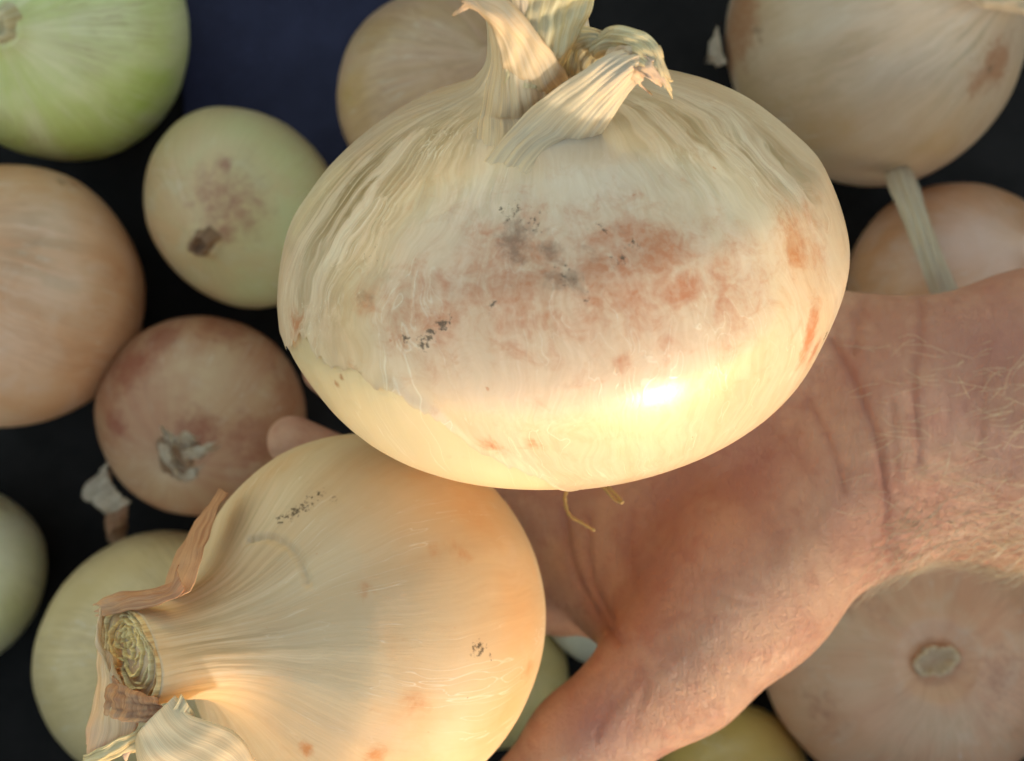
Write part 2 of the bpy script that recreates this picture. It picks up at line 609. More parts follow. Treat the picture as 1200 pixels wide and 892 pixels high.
# outer skin, torn away at the lower left
bl = [(331, 392), (345, 402), (362, 398), (378, 418), (395, 428), (415, 436), (440, 446), (470, 458), (500, 484), (525, 500), (560, 522), (600, 545), (640, 562)]
uvs = np.array([o1.uv(o1.hit(*p)) for p in bl])
th0 = uvs[0, 0]
du = (uvs[:, 0] - th0 + np.pi) % (2 * np.pi) - np.pi
sgn = np.sign(du[-1])
du = du * sgn
order = np.argsort(du)
T1 = ((o1.th - th0) * sgn) % (2 * np.pi)
T1 = np.where(T1 > np.pi * 1.6, T1 - 2 * np.pi, T1)
vb = np.interp(T1, np.concatenate([[-.8, -.3], du[order], [du.max() + .25, du.max() + .6]]),
               np.concatenate([[.02, uvs[0, 1] - .02], uvs[order, 1], [.06, .02]]))
jag = .006 * wob(o1.th, 77, 23, 4) + .004 * np.random.default_rng(5).uniform(-1, 1, o1.nu)
vb = np.clip(vb + jag * (vb > .08), .02, .9)
VTOP = 1.0
nsv = 240
tv = np.linspace(0, 1, nsv)
vv = vb[None, :] + (VTOP - vb)[None, :] * tv[:, None]
fi = vv * (o1.nv - 1)
i0 = np.clip(fi.astype(int), 0, o1.nv - 2)
fr = (fi - i0)[..., None]
jj = np.arange(o1.nu)[None, :]
SP = o1.P[i0, jj] * (1 - fr) + o1.P[i0 + 1, jj] * fr
SN = o1.N[i0, jj]
lift = .00035 + .0006 * np.exp(-((vv - vb[None]) / .012) ** 2) * (.6 + .4 * wob(o1.th, 31, 11, 3))[None]
# shallow wrinkles in the dry skin at the left
wr = np.zeros_like(vv)
SP = SP + SN * lift[..., None]
SV = SP.reshape(-1, 3)
u = .000194
skin_masks = {
    'stain': [(600, 330, 90 * u, .42), (720, 320, 80 * u, .46), (500, 370, 70 * u, .36), (860, 330, 70 * u, .34), (940, 260, 50 * u, .40), (770, 300, 34 * u, 1.0), (800, 335, 20 * u, 1.05), (742, 272, 20 * u, .9), (705, 285, 30 * u, .62), (785, 345, 14 * u, .8), (928, 285, 34 * u, .62), (955, 300, 24 * u, .55),
              (570, 335, 44 * u, .48), (640, 350, 40 * u, .52), (690, 370, 34 * u, .45), (845, 345, 34 * u, .45), (575, 520, 12 * u, .6), (625, 517, 9 * u, .7), (350, 380, 20 * u, .62),
              (430, 355, 18 * u, .6), (730, 425, 12 * u, .5), (948, 392, 13 * u, 1.1, 2.6), (952, 412, 9 * u, 1.1, 1.6), (415, 432, 8 * u, .8), (620, 290, 40 * u, .55), (520, 345, 40 * u, .4)],
    'dark': [(610, 286, 20 * u, .95), (662, 330, 15 * u, .95), (640, 298, 16 * u, .8), (600, 262, 10 * u, .8), (690, 300, 14 * u, .6), (430, 352, 12 * u, .7), (640, 270, 12 * u, .6), (722, 270, 12 * u, .7),
             (965, 395, 8 * u, .9), (420, 432, 6 * u, .8)],
    'dirt': [(476, 398, 8 * u, 1.0), (497, 402, 10 * u, 1.05), (507, 392, 9 * u, 1.0), (520, 380, 9 * u, 1.1), (528, 372, 6 * u, 1), (600, 250, 22 * u, .72), (625, 262, 20 * u, .7), (660, 322, 16 * u, .75),
             (725, 305, 14 * u, .75), (700, 272, 14 * u, .7), (648, 398, 6 * u, .8), (966, 392, 9 * u, 1.1), (578, 356, 14 * u, .7), (690, 352, 14 * u, .7), (440, 300, 30 * u, .45), (740, 290, 20 * u, .6)],
    'streak': [(420, 230, 85 * u, 1.1, 1.4), (380, 290, 50 * u, .8), (500, 170, 60 * u, .8), (450, 320, 50 * u, .5), (820, 160, 70 * u, .8), (890, 180, 55 * u, 1.0), (940, 220, 40 * u, .8), (560, 230, 50 * u, .4),
               (360, 340, 40 * u, .6), (740, 130, 40 * u, .7)],
    'tint': [(560, 380, 130 * u, .6), (700, 370, 120 * u, .6), (420, 400, 60 * u, .4), (930, 300, 60 * u, .5), (800, 330, 70 * u, .35)],
}
skin_masks['dark'] = [(a, b, r * 1.35, k * .72) for a, b, r, k in skin_masks['dark']]
skin_masks['stain'] = [(sp[0], sp[1], sp[2], sp[3] + .16) + tuple(sp[4:]) if sp[2] > 60 * u else (sp[0], sp[1], sp[2] * 1.15, min(sp[3], .9)) + tuple(sp[4:]) for sp in skin_masks['stain']]
at_ = {'mer': np.stack([np.cos(np.broadcast_to(o1.th[None], vv.shape)), np.sin(np.broadcast_to(o1.th[None], vv.shape)), vv], 2).reshape(-1, 3)}
for k, sp in skin_masks.items():
    at_[k] = o1.mask(SV, sp)
mesh_obj('outer_skin', SV, grid_faces(nsv, o1.nu), M_o1, t1, at_, loc=t1.location)
# dried neck leaves (edges as px, py, depth below the camera)
def sd(px, py, off=-.0012):
    return (px, py, CAM_Z - o1.hit(px, py)[2] - off)


neck1 = sheet('neck', [sd(532, 220, -.0024), sd(546, 196, -.0014), sd(557, 174, -.0002), (563, 140, .186), (568, 105, .181), (576, 60, .176), (572, 10, .172), (568, -40, .17)],
      [sd(634, 230, -.0024), sd(640, 206, -.0014), sd(645, 182, .0), (645, 145, .180), (640, 105, .177), (630, 60, .173), (625, 10, .170), (622, -40, .168)], M_leaf_pale, t1, bulge=.0030, ridge=.00018, fade=.5, nr=5, wave=.0006, seed=2, nv=48)
sheet('dry_leaf', [sd(528, 250, -.0026), sd(548, 220, -.0014), sd(570, 188, .0002), (600, 150, .1772), (640, 114, .1725), (680, 84, .169), (708, 66, .168), (730, 58, .169)],
      [sd(640, 270, -.0026), sd(655, 240, -.0016), sd(669, 212, -.0002), (686, 184, .1812), (708, 150, .177), (730, 120, .173), (746, 100, .172), (756, 90, .173)], M_leaf_pale, neck1, bulge=.0016, ridge=.00013, fade=.4, nr=5, wave=.0004, seed=4, ragged=.0012, nv=60)
sheet('dry_leaf', [sd(650, 215), sd(664, 195), (680, 168, .184), (690, 140, .181), (700, 116, .178)], [sd(704, 196), sd(702, 178), (704, 158, .184), (708, 138, .181), (714, 116, .178)],
      M_leaf, neck1, bulge=.0012, ridge=.0003, fade=.6, nr=4, wave=.0002, seed=5)
sheet('dry_leaf', [(654, 88, .180), (670, 54, .176), (686, 26, .174), (698, -4, .173), (704, -40, .172)], [(588, 95, .176), (594, 50, .172), (598, 10, .170), (604, -20, .168), (610, -45, .167)],
      M_leaf, neck1, bulge=.003, ridge=.00018, nr=7, wave=.0007, seed=8, nv=40)
sheet('dry_leaf', [(672, 96, .180), (650, 66, .170), (624, 32, .1665), (598, 5, .165), (570, -10, .165), (548, -22, .166)],
      [(592, 112, .181), (588, 70, .171), (580, 40, .168), (568, 20, .1675), (556, 6, .1675), (545, 14, .1685)], M_leaf_pink, neck1, bulge=.0016, ridge=.0001, nr=3, wave=.0006, seed=11, ragged=.002)
sheet('dry_leaf', [(648, 110, .183), (650, 70, .180), (660, 36, .178), (688, 32, .176), (716, 40, .174)], [(690, 112, .182), (692, 88, .179), (698, 72, .177), (708, 68, .175), (724, 66, .174)],
      M_leaf, neck1, bulge=.0012, ridge=.0002, nr=5, wave=.0005, seed=13)
sheet('dry_leaf', [(694, 44, .1745), (716, 32, .172), (742, 34, .1695), (766, 46, .1685), (786, 84, .1705)],
      [(700, 70, .1755), (716, 62, .1725), (734, 66, .1705), (750, 78, .170), (768, 90, .172)], M_leaf, neck1, bulge=.0009, ridge=.00012, nr=4, wave=.0005, seed=14, ragged=.003, nv=40)
sheet('dry_leaf', [(716, 56, .1715), (736, 54, .1695), (756, 62, .169), (772, 76, .170)], [(712, 76, .1725), (728, 86, .171), (742, 94, .1708), (754, 104, .172)], M_leaf_pink, neck1, bulge=.0008, wave=.0004, seed=15, ragged=.003, nv=36)
# roots
base1 = o1.P[0].mean(0)
sheet_r = [[(664, 560), (662, 585), (667, 603), (682, 613), (697, 622)], [(706, 560), (714, 572), (724, 582), (730, 589)], [(700, 560), (709, 573), (720, 585), (729, 590)]]
for k, ln in enumerate(sheet_r):
    pts = [base1 + np.array([.004 * k - .006, 0, .001])] + [at(x, y, .253 - .0015 * i) for i, (x, y) in enumerate(ln)]
    V, F = tube(cr(pts, 40), np.linspace(.0006, .00035, 40) * (1 + .2 * np.sin(np.arange(40) * 1.7)), 7)
    mesh_obj('root', V, F, M_root, t1, loc=t1.location)

# ---- the second onion with the cut neck
A2 = unit((-.62, .07, .78))
C2 = at(432, 724, .256)
R2 = .0476
PR_2 = [(.012, -.90), (.15, -.91), (.3, -.90), (.52, -.82), (.72, -.66), (.88, -.42), (.97, -.18), (1, .06), (.965, .28), (.88, .48), (.75, .65), (.60, .79), (.48, .90), (.395, 1.0), (.335, 1.10), (.295, 1.20), (.275, 1.30), (.27, 1.39)]
o2 = Onion(C2, A2, R2, PR_2, nv=240, nu=380, harm=(.01, 0, 0, 0), seed=21, lump=.005, pleat=([0, .6, .75, .9, 1], [0, 0, .02, .06, .06]))
# cut outline in px around its centre; the neck blends from round to that outline
cut_px = [(122, 716), (139, 706), (158, 716), (174, 736), (183, 760), (190, 788), (188, 812), (176, 828), (160, 822), (150, 802), (143, 790), (128, 786), (121, 770), (119, 742)]
NC = o2.P[-1].mean(0)


def on_plane(px, py, c, n):
    o = np.array([0, 0, CAM_Z])
    d = at(px, py, .2) - o
    return o + d * ((c - o) @ n) / (d @ n)


loop = np.array([on_plane(x, y, NC, A2) for x, y in cut_px])
shift = np.zeros(3)
lc = loop.mean(0)
la = np.array([math.atan2((p - lc) @ o2.Y, (p - lc) @ o2.X) for p in loop]) % (2 * np.pi)
lr = np.linalg.norm(loop - lc, axis=1)
oi = np.argsort(la)
la, lr = la[oi], lr[oi]
LR = np.interp(o2.th, np.concatenate([[la[-1] - 2 * np.pi], la, [la[0] + 2 * np.pi]]), np.concatenate([[lr[-1]], lr, [lr[0]]]))
LR = (LR + np.roll(LR, 3) + np.roll(LR, -3) + np.roll(LR, 6) + np.roll(LR, -6)) / 5


def cut_loop(f, dz):
    e = np.cos(o2.th)[:, None] * o2.X + np.sin(o2.th)[:, None] * o2.Y
    return lc + A2 * dz + e * (LR * f)[:, None]


w = np.clip((o2.v - .70) / .30, 0, 1)
w = (w * w * (3 - 2 * w))[:, None, None]
axial = ((o2.P - lc) @ A2)
tgt = np.stack([cut_loop(1.0, 0)] * o2.nv) + axial[..., None] * A2
o2.P = o2.P * (1 - w) + tgt * w
o2.upd()
o2.groove([(290, 634), (315, 630), (340, 642), (352, 658), (361, 684)], .0006, .0013)
t2 = thing('onion', 'tan onion with its neck cut across, showing rings, resting on fingers and thumb', 'onion', base_of(o2))
M_o2 = onion_mat('cut_onion_skin', (204, 180, 148), (196, 168, 134), (204, 156, 110), rough=.58, spec=.3, sss=.15, seed=5.2, fine=.10, bmp=.2, blotch=.4, stain=(188, 116, 58))
o2.body('bulb', M_o2, t2, {
    'tint': [(560, 600, .016, .8), (610, 720, .016, .9), (600, 830, .018, .8), (520, 560, .012, .5), (460, 880, .018, .5), (500, 800, .015, .3)],  # orange on the right side puts warm bounced light into the skin colour
    'stain': [(620, 780, .004, .6), (485, 820, .003, .6), (440, 885, .003, .8), (360, 878, .002, .8), (510, 645, .003, .5), (430, 690, .003, .5), (540, 650, .004, .4)],
    'dirt': [(330, 608, .003, .75), (345, 600, .0035, .8), (360, 590, .0035, .8), (375, 578, .0025, .8), (390, 585, .002, .8), (560, 760, .0035, .8), (575, 770, .0015, .8), (250, 590, .004, .8), (222, 640, .004, .8), (550, 815, .002, .6)],
    'streak': [(260, 700, .012, .5, 1.6), (250, 760, .012, .6, 1.6), (320, 660, .008, .4), (300, 610, .012, .4)],
    'dark': [(225, 620, .003, .5), (240, 600, .0025, .6)],
})
V = np.vstack([cut_loop(.98, -.0008), [lc - A2 * .0011]])
cut = mesh_obj('cut_face', V, [(j, (j + 1) % o2.nu, o2.nu) for j in range(o2.nu)], M_root, t2, {'mer': np.tile([[1., 0, 0]], (len(V), 1))}, loc=t2.location)
# the cut: nested rings of dried leaf bases
for k, (f0, f1, z0, z1, m) in enumerate([(.99, .945, .0010, -.004, M_ring), (.90, .86, .0005, -.004, M_ring), (.80, .755, .0009, -.004, M_ring_white), (.69, .63, .0002, -.004, M_ring_white), (.57, .51, .0007, -.004, M_ring_in),
                                         (.45, .39, .0001, -.004, M_ring_in), (.32, .25, .0006, -.004, M_ring_in), (.17, .06, .0003, -.004, M_ring_in)]):
    wz = .00035 * wob(o2.th, 50 + k, 5, 4)[:, None] * A2
    ex = (.22 * wob(o2.th, 60, 2, 4) + .16 * wob(o2.th, 64 + k, 3, 4)) * (1 - f0)
    sh = (np.array([-.0016, .0036, -.0013]) * (1 - f0))
    def lp(f, dz):
        e = np.cos(o2.th)[:, None] * o2.X + np.sin(o2.th)[:, None] * o2.Y
        return lc + A2 * dz + e * (LR * (f + ex * f))[:, None] + sh
    rows = [lp(f0, z1), lp(f0, z0 - .0003) + wz, lp((f0 * 2 + f1) / 3, z0) + wz, lp((f0 + f1 * 2) / 3, z0) + wz, lp(f1, z0 - .0003) + wz, lp(f1, z1)]
    P = np.stack(rows)
    mer = np.stack([np.cos(o2.th) + k, np.sin(o2.th), np.zeros_like(o2.th)], 1)
    mesh_obj('cut_ring', P.reshape(-1, 3), grid_faces(6, o2.nu), m, cut, {'mer': np.tile(mer, (6, 1))}, loc=t2.location)
# loose skins round the neck
sheet('loose_skin', [(258, 574, .240), (246, 590, .236), (226, 618, .230), (209, 650, .222), (190, 690, .215)], [(266, 578, .232), (256, 600, .226), (244, 630, .219), (234, 656, .212), (222, 694, .207)],
      M_brown_skin, t2, bulge=.0012, ridge=.0001, nr=3, wave=.0003, seed=31, ragged=.001)
sheet('loose_skin', [(210, 662, .2085), (202, 682, .2075), (176, 690, .2075), (146, 694, .2085), (116, 704, .2105)], [(216, 690, .2045), (204, 702, .2035), (176, 712, .2035), (150, 716, .205), (118, 722, .208)],
      M_brown_skin, t2, bulge=.0012, ridge=.0001, nr=4, wave=.0003, seed=32, ragged=.001)
sheet('loose_skin', [(120, 712, .2068), (116, 750, .2072), (112, 800, .207), (108, 840, .206), (100, 880, .206)], [(132, 790, .203), (150, 812, .201), (165, 835, .199), (160, 858, .199), (150, 884, .200)],
      M_leaf_pink, t2, bulge=.0018, ridge=.0001, nr=4, wave=.0004, seed=33, ragged=.001)
sheet('loose_skin', [(130, 790, .2025), (126, 815, .2015), (122, 838, .201)], [(185, 818, .197), (192, 834, .1962), (186, 846, .1965)], M_brown_skin, t2, bulge=.0022, ridge=.0003, nr=4, wave=.0004, seed=34)
sheet('loose_skin', [(98, 884, .202), (130, 868, .199), (165, 852, .197), (196, 838, .1955), (212, 812, .196)], [(106, 900, .204), (150, 884, .202), (185, 868, .199), (214, 856, .1975), (228, 836, .198)],
      M_leaf, t2, bulge=.001, ridge=.0002, nr=3, wave=.0004, seed=35)
sheet('loose_skin', [(205, 815, .1965), (225, 838, .196), (258, 850, .1975), (286, 868, .2), (310, 910, .204)], [(158, 868, .1985), (168, 905, .1985), (200, 925, .2), (235, 935, .202), (270, 950, .205)],
      M_leaf_pale, t2, bulge=.004, ridge=.0001, nr=3, wave=.0003, seed=36)


# ---- the onions in the crate
PR_G = [(.012, -.93), (.15, -.945), (.3, -.94), (.52, -.84), (.72, -.68), (.89, -.42), (.97, -.2), (1, .02), (.965, .25), (.88, .46), (.75, .64), (.58, .79), (.42, .89), (.29, .965), (.19, 1.03), (.13, 1.10)]


def bg_onion(px, py, rpx, label, cols, axis, flat=.9, seed=1, neck=None, masks=None, rough=.36, harm=(0, 0, 0, 0), z=None, streak=.10, prof=None, stain=(150, 84, 48), blotch=.35, sss=.0, depth=None, grooves=()):
    if depth is None:
        R = rpx * K * CAM_Z / (1 + rpx * K)
        d = CAM_Z - R * (.5 + .5 * flat) if z is None else CAM_Z - z
        R = rpx * K * d
    else:
        d = depth
        R = rpx * K * d
    pr = [(a, b * flat) for a, b in (prof or PR_G)]
    on = Onion(at(px, py, d), axis, R, pr, nv=110, nu=180, harm=harm, seed=seed, lump=.009)
    lowest = on.P[..., 2].min()
    if z is None and depth is None:
        on.P[..., 2] += .0015 - lowest
        on.C[2] += .0015 - lowest
        on.upd()
    for ln, wd, dp in grooves:
        on.groove(ln, wd, dp)
    t = thing('onion', label, 'onion', base_of(on), GROUP)
    m = onion_mat('crate_onion_skin', *cols, rough=rough, sss=sss, seed=seed * 1.7, fine=streak * 1.7, stain=stain, blotch=blotch)
    on.body('bulb', m, t, masks)
    return on, t


def tuft(on, t, at_v, n, length, mat, rad=.0008, seed=1, spread=.5, end=0):
    r = np.random.default_rng(seed)
    ax = -on.A if end == 0 else on.A
    c = on.P[0].mean(0) if end == 0 else on.P[-1].mean(0)
    for k in range(n):
        a = r.uniform(0, 6.28)
        side = on.X * math.cos(a) + on.Y * math.sin(a)
        q = r.uniform(.1, 1)
        p0 = c + side * .0025 * q - ax * .002
        L = length * r.uniform(.5, 1)
        p1 = p0 + ax * L * .5 + side * L * .4 * spread * q
        p2 = p1 + ax * L * .3 * r.uniform(-.3, 1) + side * L * .7 * spread + r.normal(size=3) * L * .15
        V, F = tube(cr([p0, p1, p2], 12), np.linspace(rad, rad * .45, 12), 6)
        mesh_obj('root', V, F, mat, t, loc=t.location)


def stub(on, t, name, mat, r0, r1, h, seed=1, end=1, wall=.25):
    """short hollow dried neck stump on the pole"""
    ax = on.A if end == 1 else -on.A
    c = (on.P[-1] if end == 1 else on.P[0]).mean(0) - ax * .002
    th = np.linspace(0, 2 * np.pi, 48, endpoint=False)
    rows = []
    for f, rr in ((0, r0 * 1.15), (.3, r0), (.7, (r0 + r1) / 2), (1, r1), (1.0, r1 * (1 - wall)), (.6, r1 * (1 - wall * 1.5)), (.5, .0003)):
        q = rr * (1 + .24 * wob(th, seed, 2, 4))
        hz = h * f + (.12 * h * wob(th, seed + 1, 4, 3) if f > .9 else 0)
        rows.append(c + np.cos(th)[:, None] * on.X * q[:, None] + np.sin(th)[:, None] * on.Y * q[:, None] + np.outer(np.ones(48) * hz, ax))
    P = np.stack(rows)
    mer = np.tile(np.stack([np.cos(th), np.sin(th), th * 0], 1), (7, 1))
    mesh_obj(name, P.reshape(-1, 3), grid_faces(7, 48), mat, t, {'mer': mer}, loc=t.location)


# top left, green
g, t = bg_onion(62, 30, 155, 'pale green onion in the top left corner of the crate', ((228, 222, 172), (204, 208, 130), (176, 190, 86)), (.06, -.33, .90), .9, 41, streak=.3, rough=.36, blotch=.3,
                masks={'tint': [(170, 110, .018, .8), (100, 170, .018, .8), (20, 170, .016, .7), (190, 40, .014, .4)], 'stain': [(4, 28, .010, .75)]}, stain=(176, 142, 92))
stub(g, t, 'neck', M_leaf, .007, .005, .006, 3)
# small tan one with nub
g, t = bg_onion(290, 246, 112, 'small tan onion with dark brown root nub and pale green side, below navy floor area', ((208, 166, 118), (202, 166, 118), (200, 192, 136)), (-.10, -.42, .90), 1.08, 42, streak=.12, rough=.42,
                harm=(0, -.06, 0, 0), masks={'tint': [(345, 190, .024, 1.), (345, 270, .022, 1.), (300, 340, .018, .9), (290, 150, .018, .8), (230, 330, .012, .5)], 'stain': [(263, 193, .0035, .9), (265, 270, .006, .7), (270, 240, .016, .62), (240, 220, .012, .5)]}, stain=(150, 84, 64))
stub(g, t, 'root_plate', M_root_dark, .0052, .0036, .006, 4, end=1)
# big tan one at the left edge
g, t = bg_onion(16, 349, 155, 'big orange tan onion with wrinkled pale skin at the left edge', ((208, 150, 106), (214, 162, 120), (224, 186, 156)), (-.55, .25, .8), .92, 43, streak=.14, rough=.45,
                masks={'tint': [(60, 260, .013, .9), (70, 330, .014, .8), (20, 400, .014, .5)], 'stain': [(85, 215, .004, .8), (140, 330, .008, .3)], 'dark': [(70, 212, .003, .8)], 'streak': [(40, 300, .02, .4)]}, stain=(176, 108, 72),
                grooves=(([(-10, 296), (14, 292), (34, 288), (56, 274)], .0014, .0010), ([(0, 314), (30, 316), (60, 322), (88, 330)], .0011, .0010)))
# red brown one
g, t = bg_onion(241, 488, 118, 'red brown onion with white frayed roots, left of the big cream onion', ((170, 108, 74), (182, 132, 94), (198, 160, 120)), (-.02, .38, -.92), .95, 44, streak=.12, rough=.5,
                masks={'tint': [(250, 440, .02, .8), (190, 560, .016, .8), (300, 470, .012, .5)], 'stain': [(150, 430, .014, .9), (190, 395, .012, .8), (270, 385, .014, .7), (330, 440, .010, .5), (230, 510, .010, .9), (300, 520, .014, .6), (135, 500, .008, .8)]},
                stain=(140, 66, 44))
stub(g, t, 'root_plate', M_root_dark, .0085, .0075, .004, 5, end=0, wall=.4)
for k, (ea, eb) in enumerate((([(188, 498), (200, 508), (216, 514)], [(192, 512), (204, 522), (218, 524)]), ([(206, 512), (218, 506), (230, 512)], [(210, 526), (222, 524), (232, 522)]),
                              ([(212, 528), (230, 524), (250, 518)], [(216, 540), (234, 536), (252, 528)]), ([(186, 520), (190, 538), (204, 552)], [(198, 518), (204, 534), (214, 546)]), ([(204, 548), (216, 556), (228, 544)], [(206, 558), (220, 564), (234, 552)]))):
    sheet('root', [(x, y, .352 + .002 * q) for q, (x, y) in enumerate(ea)], [(x, y, .354 + .002 * q) for q, (x, y) in enumerate(eb)], M_white_skin, t, bulge=.0015, wave=.0007, ridge=.0003, nu=24, nv=12, seed=90 + k, ragged=.002)
sheet('loose_skin', [(128, 540, .40), (112, 556, .405), (98, 572, .412)], [(150, 590, .40), (134, 600, .408), (118, 590, .415)], M_white_skin, t, bulge=.003, wave=.0015, ridge=.0004, seed=62, ragged=.003)
sheet('loose_skin', [(122, 585, .412), (124, 610, .42), (126, 634, .43)], [(150, 592, .412), (150, 612, .42), (146, 634, .43)], M_brown_skin, t, bulge=.002, wave=.001, seed=63)
# left edge lower, greenish
g, t = bg_onion(-68, 676, 114, 'pale greenish onion cut off by the left edge, lower left', ((232, 220, 176), (236, 224, 186), (214, 206, 140)), (.3, .5, .8), .95, 45, streak=.16,
                masks={'tint': [(20, 720, .016, .8), (40, 660, .012, .4)], 'stain': [(10, 580, .012, .5)]}, stain=(176, 140, 90))
# pale yellow one under the cut onion
g, t = bg_onion(196, 764, 142, 'pale yellow onion in the crate half hidden behind the cut neck onion', ((210, 180, 126), (216, 186, 134), (200, 170, 110)), (.6, .2, .75), .92, 46, streak=.14)
# behind the big onion's neck
g, t = bg_onion(522, 122, 127, 'tan onion behind the papery neck of the big onion', ((200, 158, 116), (206, 162, 128), (196, 154, 92)), (.45, .1, .88), .95, 47, streak=.2,
                masks={'tint': [(415, 110, .014, .7), (440, 50, .012, .5)], 'streak': [(520, 50, .02, .35)]})
# upper right, large
g8, t = bg_onion(1022, 40, 178, 'large pale onion with two rusty spots at the upper right', ((214, 188, 160), (208, 176, 144), (198, 160, 110)), (.62, .12, .75), .92, 48, streak=.14, rough=.42,
                 masks={'tint': [(950, 160, .02, .5), (1100, 180, .02, .5), (880, 110, .014, .6)], 'stain': [(864, 22, .015, 1.3), (850, 62, .011, 1.1), (1168, 76, .010, 1.0), (1150, 95, .008, .7), (870, 70, .006, .6)],
                        'dark': [(888, 40, .004, .7), (1160, 82, .002, .9)], 'streak': [(1130, 60, .02, .5), (1000, 60, .02, .25)]}, stain=(166, 104, 62), z=.057)
sheet('loose_skin', [(842, 30, .40), (834, 44, .403), (830, 60, .405)], [(852, 74, .40), (842, 78, .404), (834, 74, .406)], M_white_skin, t, bulge=.0016, wave=.0008, seed=64, ragged=.002)
sheet('loose_skin', [(1120, -10, .345), (1150, 8, .343), (1180, 14, .346), (1210, 20, .352)], [(1140, -20, .343), (1160, -8, .341), (1190, -2, .344), (1214, 0, .350)], M_leaf_pale, t, bulge=.002, wave=.0008, ridge=.0003, seed=65)
# below it, orange pink with a dried neck lying up over it
g, t = bg_onion(1122, 342, 128, 'orange pink onion with long dried neck, behind the forearm', ((210, 146, 98), (216, 158, 116), (226, 186, 164)), (.2, .25, .9), .92, 49, streak=.12,
                masks={'tint': [(1140, 280, .018, .9), (1180, 300, .016, .8)]})
sheet('neck', [(1036, 200, .388), (1050, 240, .377), (1066, 280, .368), (1080, 318, .364), (1090, 345, .366)], [(1066, 196, .390), (1080, 232, .379), (1094, 272, .369), (1108, 310, .364), (1122, 340, .366)],
      M_leaf_pale, t, bulge=.004, ridge=.0005, nr=4, wave=.0004, seed=66, thick=.0008)
# lower right, pinkish with ring scar
g, t = bg_onion(1062, 762, 168, 'large pinkish tan onion with ringed neck scar, below the forearm', ((222, 168, 132), (214, 154, 118), (216, 184, 150)), (-.08, .14, .95), .80, 50, prof=PR_G[:-4] + [(.30, .905), (.22, .89), (.15, .85), (.09, .82)], streak=.12, rough=.45,
                masks={'tint': [(960, 720, .018, .7), (1090, 840, .018, .6), (1000, 800, .014, .4)], 'stain': [(1000, 690, .016, .4), (1170, 790, .014, .5), (960, 830, .014, .4), (1085, 765, .006, .9)], 'dark': [(1080, 772, .003, .7)]}, stain=(158, 92, 66))
stub(g, t, 'neck', M_leaf_pink, .0062, .0068, .0055, 8)
# olive yellow at the bottom
g, t = bg_onion(858, 912, 90, 'small olive yellow onion below the thumb at the bottom edge', ((198, 162, 88), (204, 168, 96), (186, 152, 84)), (.5, -.5, .7), .95, 51, streak=.1)
# two glimpsed in the gap between thumb and palm
g, t = bg_onion(585, 790, 82, 'greenish onion glimpsed between thumb and cut onion', ((196, 172, 112), (202, 178, 118), (186, 164, 100)), (.4, .4, .8), .95, 52)
g, t = bg_onion(715, 690, 88, 'pale onion glimpsed through the gap at the base of the thumb', ((200, 188, 162), (190, 176, 150), (196, 180, 150)), (-.4, .3, .85), .95, 53)
# right bottom corner
g, t = bg_onion(1262, 850, 72, 'dull tan onion at the lower right corner', ((150, 128, 96), (160, 138, 104), (150, 120, 84)), (-.3, .3, .9), .95, 54)
sc_ = thing('skin_scrap', 'whitish scrap of papery skin on the crate floor at the lower right', 'onion skin', at(1158, 866, .445))
sheet('flake', [(1140, 880, .446), (1150, 866, .440), (1160, 850, .438)], [(1158, 886, .446), (1166, 872, .441), (1170, 858, .440)], M_white_skin, sc_, bulge=.003, wave=.001, seed=70, ragged=.003)


# ------------------------------------------------------------------ hand
def cone(P, a, b, ra, rb):
    ab = b - a
    t = np.clip(((P - a) @ ab) / (ab @ ab), 0, 1)
    return np.linalg.norm(P - a - t[..., None] * ab, axis=-1) - (ra + (rb - ra) * t)


def smin(a, b, k):
    h = np.clip(.5 + .5 * (b - a) / k, 0, 1)
    return b * (1 - h) + a * h - k * h * (1 - h)


